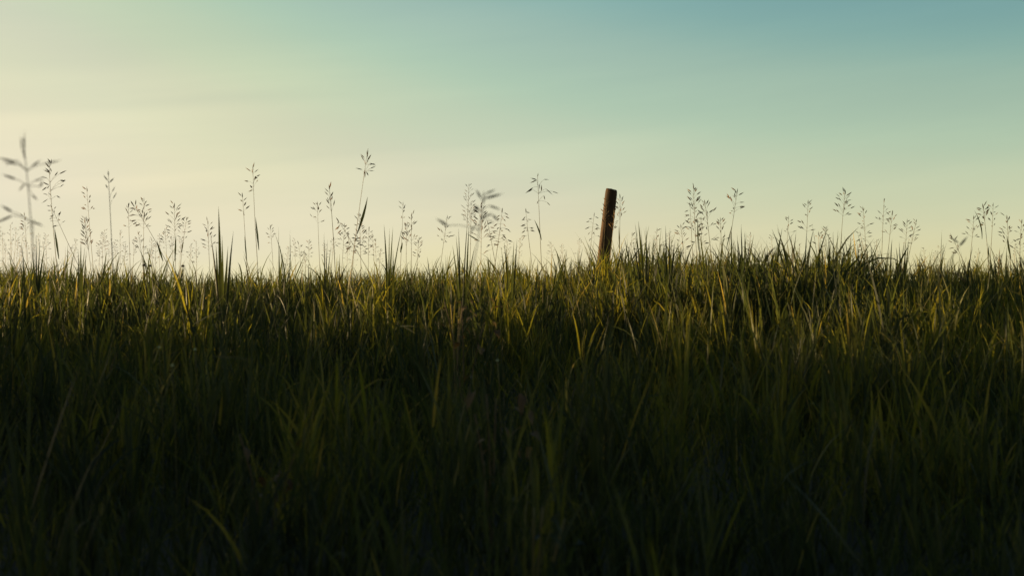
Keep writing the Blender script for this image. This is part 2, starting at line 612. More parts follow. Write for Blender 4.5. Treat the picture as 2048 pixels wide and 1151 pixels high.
# ------------------------------------------------------------------ fence post
def fence_post():
    d = 11.9
    top, low = pt(1222.9, 379, d), pt(1209.0, 500, d)
    ax = (top - low).normalized()
    gz = float(hgt(low.x, d))
    base = low + ax * ((gz - 0.12 - low.z) / ax.z)
    H = (top - base).length
    r0 = 12.4 / FOC * d
    o_vs, fs = [], []
    n, rings = 36, 60
    a = ax.cross(Vector((0, 1, 0))).normalized()
    b = ax.cross(a)
    for i in range(rings + 1):
        t = i / rings
        z = H * t
        for j in range(n):
            w = 2 * math.pi * j / n
            q = Vector((math.cos(w) * 2.2, math.sin(w) * 2.2, z * 1.4))
            r = r0 * (1.04 - 0.06 * t) * (1 + 0.035 * mnoise.noise(q) + 0.02 * mnoise.noise(Vector((math.cos(w) * 9, math.sin(w) * 9, z * 0.8))))
            for cw, depth, wid in ((4.3, 0.16, 0.07), (5.6, 0.10, 0.05), (2.2, 0.12, 0.06)):    # drying cracks down the grain
                dw = abs((w - cw - 0.10 * math.sin(3 * z) + math.pi) % (2 * math.pi) - math.pi)
                r *= 1 - depth * max(0, 1 - dw / (wid * 2.2)) * (0.4 + 0.6 * t)
            zz2 = z
            if t > 0.97:
                r *= 1 - 0.10 * ((t - 0.97) / 0.03) ** 2
            if i == rings:
                zz2 += 0.004 * mnoise.noise(Vector((math.cos(w) * 1.5, math.sin(w) * 1.5, 3))) + 0.004 * math.cos(w)
            o_vs.append(base + ax * zz2 + (a * math.cos(w) + b * math.sin(w)) * r)
    for i in range(rings):
        for j in range(n):
            fs.append((i * n + j, i * n + (j + 1) % n, (i + 1) * n + (j + 1) % n, (i + 1) * n + j))
    c = len(o_vs)
    o_vs.append(base + ax * (H + 0.006))
    for j in range(n):
        fs.append((rings * n + j, rings * n + (j + 1) % n, c))
    root = thing('fence_post', 'weathered round wooden post leaning right, alone on the grassy crest', 'post', base)
    post = link_mesh('shaft', [q - base for q in o_vs], fs, M_WOOD, None, root)
    # a rusty wire staple left near the top of the shaft
    mb = MB()
    return root


fence_post()


# ------------------------------------------------------------------ flowering grass stalks
def stalk(top, foot, d, head, half, label, kind='open', size=0.027, leaf=None, nod=0.0, dark=0.5, thick=1.0, group='flowering grass stalks on the crest', cat='grass stalk', name='grass_stalk', dens=1.0, gap=0.0, spikes=None, green=False):
    """top, foot: tip and where it meets the sward (photo pixels); head: panicle length; half: panicle half width (pixels)"""
    T, Fp = pt(*top, d), pt(*foot, d)
    k = d / FOC
    ax = (T - Fp).normalized()
    ax0 = ax.copy()
    gz = float(hgt(Fp.x, d))
    base = Fp + ax0 * ((gz - 0.01 - Fp.z) / max(ax0.z, 0.3)) * 0.9
    base.z = float(hgt(base.x, base.y)) - 0.01
    root = thing(name, label, cat, base, group)
    nodv = Vector((nod * k, 0, 0))
    side = Vector((random.uniform(-0.012, 0.012), random.uniform(-0.03, 0.03), 0))
    # stem as a quadratic curve through the foot point
    n = 22
    L = (T - base).length
    ctrl = Fp * 1.0 + (T - Fp) * 0.25 + side - nodv * 0.5
    pts = bez(base, ctrl, T, n)
    pts = [p - base for p in pts]
    ra = [thick * (0.0018 - 0.0012 * (i / (n - 1)) ** 1.3) for i in range(n)]
    mb = MB()
    mb.tube(pts, ra, dark, 6)
    for q in (0.33, 0.62):                                      # swollen nodes of the culm
        i = int(q * n)
        c0 = pts[i]
        dd = (pts[i + 1] - pts[i]).normalized()
        mb.tube([c0 - dd * 0.004, c0, c0 + dd * 0.004], [ra[i], ra[i] * 1.6, ra[i]], dark * 0.7, 6)
    mb.build('stem', M_LEAF if green else M_STEM, root)

    # panicle
    hb = MB()
    Hl = head * k
    hw = half * k
    arc = [0.0]
    for i in range(1, n):
        arc.append(arc[-1] + (pts[i] - pts[i - 1]).length)
    tot = arc[-1]

    def on(s):
        s = max(0.0, min(tot, s))
        for i in range(1, n):
            if arc[i] >= s:
                f = (s - arc[i - 1]) / max(1e-6, arc[i] - arc[i - 1])
                return pts[i - 1].lerp(pts[i], f), (pts[i] - pts[i - 1]).normalized()
        return pts[-1], (pts[-1] - pts[-2]).normalized()
    for (ay, x0, y0, x1, y1, wpx) in (spikes or ()):
        # branch from the axis at pixel row ay to the foot of the spikelet, then the spikelet itself
        f = (ay - top[1]) / (foot[1] - top[1])
        zs = (T - base).z * (1 - f) + (Fp - base).z * f
        c_i = min(range(n), key=lambda q_: abs(pts[q_].z - zs))
        s0 = pts[c_i]
        off_y = random.uniform(-0.6, 0.6) * abs(x0 - 0.5 * (top[0] + foot[0])) * k
        A_, B_ = pt(x0, y0, d) - base, pt(x1, y1, d) - base
        A_.y += off_y
        B_.y += off_y + random.uniform(-0.25, 0.25) * (B_ - A_).length
        hb.tube(bez(s0, (s0 + A_) / 2 + Vector((0, 0, 0.15 * (A_ - s0).length)), A_, 6), [0.00045] * 6, dark + 0.1, 4)
        hb.spindle(A_, B_ - A_, (B_ - A_).length * 0.93, wpx * k * (0.68 if d < 3 else 1.0), min(1.0, max(0.0, random.gauss(0.3, 0.15))))
    nodes = max(3, int(Hl / 0.017 * dens)) if not spikes else 0
    for q in range(nodes):
        u_ = q / (nodes - 1)                                    # 0 at the bottom of the head, 1 at its tip
        if gap and 0.05 < u_ < 0.95 and random.random() < gap:
            continue
        p, tg = on(tot - Hl * (1 - u_) - 0.002)
        whorl = 1 if u_ > 0.9 else random.choice((1, 2, 2, 3))
        a0 = random.uniform(0, 6.28)
        for w in range(whorl):
            aa = a0 + 6.28 * w / whorl + random.uniform(-0.5, 0.5)
            out = Vector((math.cos(aa), math.sin(aa), 0))
            out = (out - tg * out.dot(tg)).normalized()
            reach = hw * (1.0 - 0.75 * u_) * random.uniform(0.45, 1.05)
            if kind == 'closed':
                up = random.uniform(1.3, 2.6)
            elif kind == 'droop':
                up = random.uniform(-0.2, 0.7)
            else:
                up = random.uniform(0.25, 1.1) + u_ * 0.8
            e = p + out * reach + tg * (reach * up) + Vector((0, 0, -0.10 * reach))
            mid = p + out * reach * 0.45 + tg * (reach * up * 0.7)
            br = bez(p, mid, e, 5)
            hb.tube(br, [0.00042, 0.00038, 0.00034, 0.0003, 0.00026], dark + 0.15, 4)
            dr = (br[-1] - br[-2]).normalized()
            if kind == 'droop':
                dr = (dr + Vector((0, 0, -0.5))).normalized()
            dr = (dr + Vector((random.uniform(-.25, .25), random.uniform(-.25, .25), random.uniform(-.2, .3)))).normalized()
            sz = size * random.uniform(0.8, 1.15)
            tn = min(1.0, max(0.0, random.gauss(0.4, 0.18) if random.random() > 0.12 else random.uniform(0.8, 1.0)))
            hb.spindle(br[-1], dr, sz, sz * 0.24, tn)
            if reach > 0.02 and random.random() < 0.55:
                mp_ = br[2]
                d2 = ((br[3] - br[1]).normalized() + out * random.uniform(-0.3, 0.5) + tg * random.uniform(-0.2, 0.6)).normalized()
                hb.tube([mp_, mp_ + d2 * 0.007], [0.0003, 0.00025], dark, 4)
                hb.spindle(mp_ + d2 * 0.007, d2, sz * 0.9, sz * 0.22, tn)
    p, tg = on(tot)
    if not spikes:
        hb.spindle(p - tg * 0.004, tg, size, size * 0.22, 0.35)
    hb.build('seed_head', M_HEAD, root)

    for lf in (leaf or ()):
        (x0, y0), (x1, y1), wpx = lf[:3]
        A, B = pt(x0, y0, d) - base, pt(x1, y1, d) - base
        B.y += random.uniform(-0.03, 0.03)
        lb = MB()
        mid = (A + B) / 2 + Vector(((lf[3] if len(lf) > 3 else 0) * k, 0, 0))
        lb.blade(bez(A, mid, B, 12), wpx * k, random.uniform(0.05, 0.25), Vector((1, 0.35, 0)), 0.3, 0.25)
        lb.build('leaf', M_LEAF, root)
    return root


# spikelets of the clearest heads: row where the branch leaves the axis, foot and tip of the spikelet, width (photo pixels)
SP_LEFT = [(322, 47, 316, 44, 258, 10), (325, 43, 300, 38, 268, 6), (345, 28, 322, -6, 315, 7), (342, 40, 331, 2, 322, 9), (340, 37, 322, 12, 332, 7), (345, 62, 332, 81, 319, 9), (350, 84, 327, 119, 318, 6),
           (376, 36, 360, 8, 350, 8), (365, 50, 367, 38, 383, 9), (380, 70, 364, 92, 354, 6), (388, 66, 390, 77, 401, 9), (372, 76, 372, 84, 360, 7), (450, 26, 424, 4, 411, 9), (455, 20, 429, -12, 446, 8), (452, 66, 443, 86, 452, 7), (470, 70, 440, 62, 458, 5)]
SP_MID = [(405, 970, 396, 1007, 387, 9), (402, 962, 396, 952, 378, 8), (402, 972, 387, 992, 378, 8), (415, 978, 411, 1003, 420, 9), (430, 966, 434, 985, 426, 8), (432, 985, 429, 998, 442, 8), (420, 954, 413, 944, 429, 9),
          (425, 958, 424, 948, 408, 7), (470, 896, 451, 872, 437, 9), (440, 962, 440, 958, 462, 8), (455, 948, 452, 940, 470, 8), (402, 966, 396, 968, 380, 4), (440, 975, 440, 990, 447, 6)]
SP_TALL = [(340, 97, 334, 88, 324, 2.8), (334, 102, 326, 96, 317, 3), (334, 102, 327, 103, 317, 2.4), (352, 100, 344, 91, 336, 3), (354, 99, 345, 84, 338, 2.6), (366, 96, 357, 82, 353, 2.6), (374, 95, 369, 83, 363, 2.8),
           (378, 91, 373, 81, 381, 2.8), (392, 94, 389, 84, 386, 2.6), (396, 94, 398, 83, 406, 2.8), (366, 110, 352, 117, 343, 2.6), (360, 118, 347, 133, 340, 2.8), (375, 121, 361, 132, 362, 3.2), (375, 125, 364, 131, 359, 3), (380, 120, 373, 127, 367, 2.8),
           (390, 97, 386, 104, 392, 2.4), (396, 115, 392, 123, 397, 2.4), (420, 108, 430, 100, 433, 2.2), (372, 100, 371, 94, 378, 2.2), (350, 103, 343, 100, 335, 2.4)]
SP_GOLD = [(326, 728, 315, 721, 307, 2.8), (328, 728, 321, 721, 309, 2.8), (326, 736, 319, 742, 307, 3), (318, 735, 316, 737, 298, 3.4), (318, 734, 312, 733, 300, 2.2), (338, 738, 328, 750, 326, 2.6), (340, 741, 328, 753, 332, 2.6), (342, 741, 337, 752, 332, 2.6),
           (346, 738, 341, 749, 341, 2.4), (346, 724, 339, 711, 336, 2.4), (342, 733, 344, 737, 351, 2.6), (352, 730, 344, 729, 356, 3.2), (352, 728, 350, 731, 338, 2.8), (330, 735, 326, 738, 314, 2.4)]
SP_ARCH = [(372, 1075, 354, 1077, 345, 2.2), (372, 1073, 359, 1061, 356, 2.6), (374, 1073, 360, 1060, 366, 2.8), (380, 1066, 376, 1050, 388, 3), (385, 1064, 379, 1055, 384, 2.2), (384, 1083, 381, 1083, 368, 3.2), (372, 1088, 359, 1098, 359, 2),
           (384, 1092, 378, 1106, 391, 2.4), (386, 1105, 383, 1118, 388, 2.4), (396, 1088, 391, 1090, 400, 2), (404, 1094, 405, 1101, 412, 2.2), (400, 1076, 402, 1074, 408, 1.8), (384, 1078, 378, 1080, 366, 2)]

STALKS = [
    # top, foot, depth, head px, half px, label, options
    ((46, 276), (63, 505), 2.0, 190, 62, 'big blurred grass stalk near the camera at the left picture edge', dict(size=0.026, thick=0.75, dark=0.1, spikes=SP_LEFT, green=True)),
    ((98, 322), (117, 515), 5.6, 108, 26, 'tall sharp grass stalk just right of the big blurred one, dark leaf on its stem', dict(leaf=[((118, 518), (111, 455), 5.0)], spikes=SP_TALL)),
    ((103, 414), (152, 515), 7.5, 40, 12, 'thin stalk leaning far left, its head beside the dark-leaved tall stalk', dict(size=0.02)),
    ((49, 430), (56, 515), 10, 40, 9, 'thin pale stalk in front of the big blurred stalk at the left', dict()),
    ((174, 380), (187, 515), 8.5, 42, 13, 'mid-height stalk with compact reddish head, third tall one from the left', dict(dark=0.7)),
    ((170, 440), (180, 515), 9.5, 62, 11, 'bushy brown stalk right below the compact reddish head at the left', dict(kind='closed', dens=1.6)),
    ((217, 350), (226, 515), 4.0, 65, 8, 'tall soft-focus stalk with narrow closed dark spike, near the left', dict(kind='closed', size=0.018, thick=0.9, dark=0.1, green=True)),
    ((257, 414), (261, 515), 8.2, 42, 12, 'straight stalk with small open head left of the heavy nodding head', dict()),
    ((268, 412), (328, 520), 7.0, 42, 17, 'stalk with heavy dark head bowed to the left over its neighbours', dict(nod=-22, leaf=[((326, 522), (314, 480), 5.0)], dens=1.5, dark=0.4)),
    ((288, 402), (287, 520), 9.0, 55, 14, 'reddish open-headed stalk directly behind the heavy bowed head', dict(dark=0.8)),
    ((277, 468), (283, 520), 10.5, 45, 12, 'short pale stalk low beneath the heavy bowed head', dict()),
    ((349, 413), (352, 520), 8.2, 70, 19, 'wide open pale panicle midway between the bowed head and the upright dark blades', dict(leaf=[((350, 522), (353, 470), 4)])),
    ((373, 440), (364, 520), 9.0, 42, 13, 'light feathery stalk leaning right, close right of the wide open pale panicle', dict(dark=0.8, leaf=[((363, 505), (367, 478), 3.2)])),
    ((330, 462), (331, 520), 11, 35, 12, 'small pale stalk left of and below the wide open pale panicle', dict()),
    ((416, 448), (420, 520), 8.0, 52, 17, 'short spreading stalk left of the upright dark pointed blades', dict()),
    ((485, 394), (493, 520), 7.0, 40, 9, 'slim stalk with small tight head between the dark blades and a taller stalk', dict(leaf=[((494, 525), (490, 470), 3.0)])),
    ((506, 340), (518, 520), 6.4, 42, 20, 'tall stalk with crowded dark head and a sheath leaf halfway, left half', dict(leaf=[((518, 500), (512, 434), 4.5)], dens=1.4, dark=0.45)),
    ((541, 455), (545, 520), 11, 30, 9, 'faint short stalk left of the crooked bent grass blade', dict()),
    ((597, 488), (600, 525), 12, 28, 10, 'faint tiny stalk, left one of two low ones right of the bent blade', dict()),
    ((618, 484), (619, 525), 12.5, 30, 9, 'faint tiny stalk, right one of two low ones right of the bent blade', dict()),
    ((635, 410), (640, 520), 9.0, 36, 16, 'pale thin stalk with umbrella-like head left of a dark narrow spike', dict(gap=0.2)),
    ((659, 378), (667, 520), 6.8, 46, 9, 'dark narrow-headed stalk left of the tallest stalk', dict(kind='closed', size=0.026, gap=0.35, thick=1.3, dark=0.25)),
    ((736, 297), (706, 520), 6.2, 60, 24, 'tallest sharp stalk, golden stem with few dark spikelets and a long side leaf', dict(size=0.026, dark=0.85, spikes=SP_GOLD, leaf=[((714, 468), (736, 394), 6.5, 4)])),
    ((677, 442), (724, 520), 7.4, 60, 15, 'stalk bowed to the left with one-sided dark head, under the tallest stalk', dict(nod=-16, kind='droop', dens=1.2)),
    ((719, 432), (721, 520), 9.0, 80, 12, 'pale thin stalk directly beneath the golden stem of the tallest stalk', dict()),
    ((689, 452), (684, 520), 9.5, 50, 12, 'pale open stalk just left of and below the bowed one-sided head', dict()),
    ((738, 462), (738, 520), 10.0, 48, 12, 'fine pale stalk low at the right of the tallest stalk', dict(gap=0.2)),
    ((806, 411), (800, 520), 8.4, 26, 11, 'stalk with small dense tuft head above the dark forked blades', dict(leaf=[((801, 505), (806, 485), 4.5)])),
    ((823, 433), (824, 520), 8.6, 55, 15, 'spreading pale stalk just right of the small dense tuft head', dict()),
    ((814, 452), (814, 520), 8.8, 40, 9, 'short closed stalk between the small tuft head and the spreading pale one', dict(kind='closed')),
    ((838, 480), (836, 520), 10, 40, 8, 'low faint stalk on the right side of the spreading pale stalk', dict()),
    ((894, 437), (882, 520), 9.5, 50, 15, 'thin leaning stalk left of the big blurred drooping panicle', dict(gap=0.3)),
    ((938, 372), (929, 520), 7.6, 75, 15, 'tall beaded stalk immediately left of the big blurred drooping panicle', dict(gap=0.1, size=0.018)),
    ((942, 410), (938, 520), 8.0, 45, 14, 'dense short-spiked stalk in front of the tall beaded stalk', dict(size=0.02, dens=1.3)),
    ((968, 396), (944, 520), 2.1, 145, 62, 'big blurred grass panicle near the camera, left of the post', dict(size=0.026, thick=0.7, dark=0.1, spikes=SP_MID, green=True)),
    ((962, 415), (960, 520), 7.4, 70, 20, 'pinkish bushy stalk seen through the big blurred panicle left of the post', dict(dark=0.9, leaf=[((959, 482), (934, 468), 3.0)])),
    ((1004, 424), (988, 520), 7.0, 70, 26, 'stalk with loose right-hanging spikelets right of the big blurred panicle', dict(kind='droop', size=0.026, gap=0.15)),
    ((976, 448), (990, 522), 7.6, 50, 15, 'drooping dark stalk between the pinkish bushy stalk and the right-hanging one', dict(kind='droop', nod=-8)),
    ((1052, 424), (1065, 520), 8.2, 46, 10, 'small one-sided stalk left of a tall open stalk, short of the post', dict(kind='droop')),
    ((1075, 348), (1083, 520), 6.8, 58, 27, 'tall open stalk with arching branches, first tall one left of the post', dict(size=0.018, spikes=SP_ARCH, leaf=[((1083, 480), (1068, 440), 3.8, 4)])),
    ((1188, 432), (1180, 520), 8.5, 45, 19, 'stalk with hanging head touching the left side of the post', dict(kind='droop')),
    ((1214, 402), (1206, 520), 8.5, 55, 9, 'stalk standing in front of the wooden post', dict(gap=0.25)),
    ((1228, 424), (1219, 520), 9.0, 38, 6, 'golden stalk crossing the right edge of the wooden post', dict(kind='closed', dark=0.9)),
    ((1240, 396), (1239, 520), 9.0, 45, 8, 'slim upright stalk just right of the wooden post', dict(kind='closed', leaf=[((1239, 500), (1238, 450), 2.6)])),
    ((1264, 470), (1263, 520), 11, 30, 8, 'faint tiny stalk between the slim upright stalk and the right-hand blades', dict()),
    ((1387, 377), (1396, 520), 7.4, 100, 18, 'tallest stalk of the dense cluster right of the post, dark upright head', dict(leaf=[((1397, 500), (1394, 440), 4.0)], dens=1.1)),
    ((1380, 412), (1386, 520), 7.8, 42, 14, 'hook-headed stalk on the left side of the dense cluster right of the post', dict(kind='droop')),
    ((1410, 408), (1420, 520), 7.2, 55, 20, 'arched stalk with orange-tipped head in the dense cluster right of the post', dict(nod=-6, dark=0.4)),
    ((1402, 440), (1408, 520), 8.6, 50, 15, 'pale stalk low in the middle of the dense cluster right of the post', dict()),
    ((1362, 455), (1368, 520), 9.0, 50, 15, 'pale low stalk at the left foot of the dense cluster right of the post', dict(gap=0.1)),
    ((1474, 385), (1451, 520), 7.3, 48, 20, 'tall stalk leaning right with split head, right of the dense cluster', dict(dark=0.3, leaf=[((1452, 500), (1463, 450), 2.6)])),
    ((1441, 442), (1440, 520), 7.8, 50, 13, 'bushy upright stalk below the leaning split-headed stalk', dict()),
    ((1577, 438), (1572, 520), 9.5, 28, 10, 'small faint stalk left of a pair of tall wispy ones, right half', dict()),
    ((1616, 407), (1609, 520), 8.6, 56, 15, 'wispy pointed stalk between the small faint one and the plume-headed stalk', dict(gap=0.25)),
    ((1637, 470), (1636, 520), 8.5, 30, 14, 'low stalk with an orange-lit head left of the plume-headed stalk', dict(dark=0.9)),
    ((1690, 388), (1682, 520), 7.8, 44, 20, 'tall plume-headed stalk above the upright dark blades, right half', dict(dens=1.3)),
    ((1726, 420), (1730, 520), 8.8, 55, 13, 'thin stalk with oval head right of the plume-headed stalk', dict()),
    ((1768, 402), (1764, 520), 8.0, 46, 13, 'dark-tipped stalk, left and taller one of a close pair right of the oval head', dict(size=0.022)),
    ((1784, 430), (1774, 520), 8.0, 40, 15, 'broad-headed stalk, right and lower one of a close pair right of the oval head', dict()),
    ((1814, 445), (1807, 520), 8.2, 42, 13, 'left stalk of two feathery heads above the black blade fan', dict()),
    ((1832, 444), (1815, 520), 8.2, 45, 14, 'right stalk of two feathery heads above the black blade fan', dict(size=0.022)),
    ((1721, 470), (1738, 520), 9.0, 28, 10, 'drooping golden stalk low between the plume-headed stalk and the oval head', dict(kind='droop', nod=10, dark=0.9)),
    ((1947, 438), (1937, 520), 8.2, 36, 14, 'loose-headed stalk on the left of the tall group at the right end', dict()),
    ((1966, 415), (1974, 520), 7.6, 36, 13, 'dark dense stalk in the middle of the tall group at the right end', dict(leaf=[((1964, 478), (1948, 420), 4.0, 10), ((1976, 520), (1977, 490), 4)], dens=1.4)),
    ((1986, 412), (1978, 520), 8.6, 42, 13, 'thin upright stalk on the right of the tall group at the right end', dict(gap=0.3)),
    ((2014, 438), (2022, 520), 7.8, 60, 19, 'spreading stalk with thick dark leaf near the right picture edge', dict(leaf=[((2022, 518), (2014, 470), 6.0)])),
    ((2043, 446), (2042, 520), 8.0, 60, 14, 'tan stalk cut by the right picture edge', dict(leaf=[((2043, 545), (2042, 510), 5.0)])),
    ((1904, 474), (1932, 535), 7.6, 40, 10, 'dark nodding stalk in front of the blurred panicle at the right', dict(nod=-12, leaf=[((1931, 545), (1932, 522), 3.5)])),
    ((1922, 488), (1892, 535), 2.6, 70, 40, 'blurred drooping panicle near the camera at the right', dict(kind='droop', size=0.022, gap=0.4, dens=0.7, dark=0.1, thick=0.6, green=True)),
    ((1998, 510), (1998, 540), 9.0, 40, 8, 'small closed tan stalk low left of the spreading stalk at the right edge', dict(kind='closed', dark=0.8)),
    ((1652, 458), (1650, 520), 10.5, 30, 8, 'faint stalk immediately left of the upright dark blades at the right', dict()),
    ((1314, 462), (1312, 520), 10.5, 32, 9, 'faint small stalk above the blades right of the post', dict()),
]
for (tp, ft, d, hd, hf, lab, kw) in STALKS:
    stalk(tp, ft, d, hd, hf, lab, **kw)

# far stalks beyond the crest, small and pale, in clusters one cannot tell apart
FAR = [
    ('tiny pale far stalk among the low haze of panicles at the left picture edge', [(6, 468), (18, 452), (30, 458), (34, 478), (76, 470), (84, 486), (12, 490), (22, 485), (42, 470), (38, 495), (66, 488), (92, 470), (2, 455), (52, 480)]),
    ('tiny pale far stalk low on the skyline below the bowed heads at the left', [(205, 470), (222, 480), (240, 462), (250, 492), (305, 478), (318, 470), (380, 490), (300, 500), (150, 480), (196, 490), (212, 462), (232, 488), (265, 480), (312, 490), (342, 475), (360, 480), (395, 485), (140, 495)]),
    ('tiny pale far stalk low on the skyline between the bent blade and the tallest stalk', [(575, 496), (650, 490), (697, 478), (752, 480), (760, 500), (610, 505), (668, 478), (706, 490), (745, 470), (590, 480)]),
    ('tiny pale far stalk low on the skyline between the big blurred panicle and the post', [(1015, 485), (1040, 478), (1100, 486), (1125, 492), (1160, 480)]),
    ('tiny pale far stalk low on the skyline among the blades at the right', [(1340, 468), (1500, 470), (1545, 474), (1600, 490), (1700, 478), (1752, 482), (1850, 498), (1868, 504), (1880, 494), (1955, 500), (2030, 490)]),
]
for lab, spots in FAR:
    for (x, y) in spots:
        stalk((x + random.uniform(-3, 3), y), (x + random.uniform(-4, 4), 535), random.uniform(10.5, 13.5), random.uniform(28, 45), random.uniform(7, 11), lab, group='tiny far stalks on the skyline', size=0.019, dark=0.8, name='grass_stalk')


# ------------------------------------------------------------------ clumps of broad blades that stand out of the sward
def clump(foot, d, tips, label, width=0.009, tone=0.25, group='broad-bladed grass clumps', bow=None):
    Fp = pt(*foot, d)
    gz = float(hgt(Fp.x, d))
    base = Vector((Fp.x, d, gz - 0.01))
    root = thing('grass_clump', label, 'grass clump', base, group)
    for i, tpx in enumerate(tips):
        T = pt(tpx[0], tpx[1], d + random.uniform(-0.05, 0.05)) - base
        A = Vector((random.uniform(-.012, .012), random.uniform(-.012, .012), 0))
        b_ = (tpx[2] if len(tpx) > 2 else 0) * d / FOC
        foot_rel = Fp - base
        mid = Vector((A.x * 0.4 + foot_rel.x * 0.3 + T.x * 0.25 + b_, (A.y + T.y) / 2, T.z * 0.62))
        lb = MB()
        an = random.uniform(-0.6, 0.6)
        lb.blade(bez(A, mid, T, 14), width * 1.5 * random.uniform(0.75, 1.15), max(0.02, random.gauss(tone, 0.06)), Vector((math.cos(an), math.sin(an), 0)), 0.3, 0.5)
        lb.build('blade', M_LEAF, root)
    return root


CLUMPS = [
    ((76, 525), 6.8, [(72, 470), (80, 478), (90, 492, -3), (64, 500)], 'dark pointed clump under the big blurred stalk at the left edge', 0.009),
    ((132, 525), 7.0, [(131, 492), (136, 485), (150, 495)], 'short dark clump right of the dark-leaved tall stalk', 0.007),
    ((162, 530), 6.2, [(162, 478), (170, 492), (157, 500), (173, 500)], 'narrow dark clump below the compact reddish head at the left', 0.009),
    ((448, 545), 5.6, [(437, 412, -2), (467, 462, -1), (421, 468, -3), (456, 492), (432, 488, -4), (444, 470, 2)], 'tall dark pointed clump left of centre with two high spear blades', 0.012),
    ((560, 525), 7.5, [(557, 452), (560, 490)], 'single thin upright spear clump next to the crooked bent blade', 0.004),
    ((573, 525), 7.0, [(580, 460, 6), (548, 463, 22), (560, 490)], 'crooked bent-over grass blades standing alone left of centre', 0.005),
    ((650, 530), 7.5, [(648, 464), (655, 478), (662, 492)], 'thin blades at the foot of the dark narrow spike', 0.006),
    ((777, 535), 6.6, [(768, 447), (779, 456), (786, 452), (805, 452, -6), (772, 490)], 'dark forked clump of four blades right of the tallest stalk', 0.0085),
    ((925, 535), 6.4, [(912, 470), (917, 455), (934, 452, -2), (938, 448, 3), (905, 490), (950, 490)], 'dark clump of long blades left of and below the big blurred panicle', 0.0095),
    ((1020, 535), 6.8, [(1008, 482), (1028, 482), (1034, 478, 3), (1002, 495), (1012, 490)], 'clump with one golden blade right of the big blurred panicle', 0.009),
    ((1214, 545), 10.6, [(1199, 502), (1208, 494), (1218, 503), (1228, 492, 3), (1234, 505), (1204, 512), (1222, 512)], 'dark clump of blades hiding the foot of the wooden post', 0.008),
    ((1294, 535), 6.5, [(1270, 445, -4), (1292, 452), (1282, 470), (1300, 478), (1310, 468), (1265, 480)], 'tall open clump right of the post, first from it', 0.0085),
    ((1336, 535), 6.3, [(1331, 450), (1340, 455), (1318, 475), (1350, 480), (1344, 470)], 'upright clump between the first clump right of the post and the dense stalks', 0.009),
    ((1430, 540), 6.0, [(1414, 492), (1450, 462, -8), (1470, 480, -6), (1400, 500), (1440, 495)], 'crossing blades below the dense cluster of stalks', 0.008),
    ((1483, 540), 6.4, [(1482, 448), (1490, 462), (1474, 468), (1500, 478), (1468, 480), (1508, 468)], 'tall dark clump right of the leaning split-headed stalk', 0.009),
    ((1540, 540), 6.6, [(1533, 480), (1545, 488), (1552, 494), (1528, 492)], 'low dark clump between the split-headed stalk and the small faint stalk', 0.008),
    ((1668, 540), 6.2, [(1666, 462), (1676, 458), (1684, 465), (1652, 478), (1690, 488), (1658, 490)], 'upright dark clump under the plume-headed stalk', 0.009),
    ((1755, 535), 7.0, [(1749, 492), (1758, 500), (1780, 498, -3), (1740, 480)], 'small dark clump below the close pair of stalks', 0.008),
    ((1805, 540), 6.2, [(1798, 482), (1810, 485), (1818, 480, -2), (1792, 492), (1788, 505)], 'black blade fan under two feathery heads at the right', 0.010),
    ((1828, 550), 6.4, [(1868, 508, -16), (1840, 515)], 'clump with one blade arching right beside the black blade fan', 0.007),
    ((1365, 712), 3.2, [(1348, 620), (1384, 585, 6), (1358, 640), (1376, 612), (1340, 655)], 'sunlit green V-shaped clump nearest the camera in the middle right', 0.010),
    ((1570, 770), 3.0, [(1563, 655), (1548, 665), (1576, 645), (1588, 700)], 'lower sunlit clump right of the V-shaped one', 0.009),
    ((1662, 745), 3.0, [(1660, 620), (1670, 640), (1690, 690, 4), (1650, 640), (1705, 700)], 'bushy sunlit clump between the lower clump and the right picture edge', 0.010),
    ((1716, 700), 3.4, [(1700, 600), (1745, 612, 4), (1712, 620)], 'slender sunlit fork of blades right of the bushy sunlit clump', 0.009),
    ((1815, 750), 3.0, [(1818, 680), (1855, 640, 6), (1800, 640), (1838, 690)], 'sunlit clump with a long leaning blade at the far right', 0.009),
]
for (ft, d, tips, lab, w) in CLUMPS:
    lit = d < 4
    clump(ft, d + (0.85 if lit else 0), tips, lab, w, 0.62 if lit else 0.34)  # clumps in the sun get a brighter blade colour, sunlight put into tone


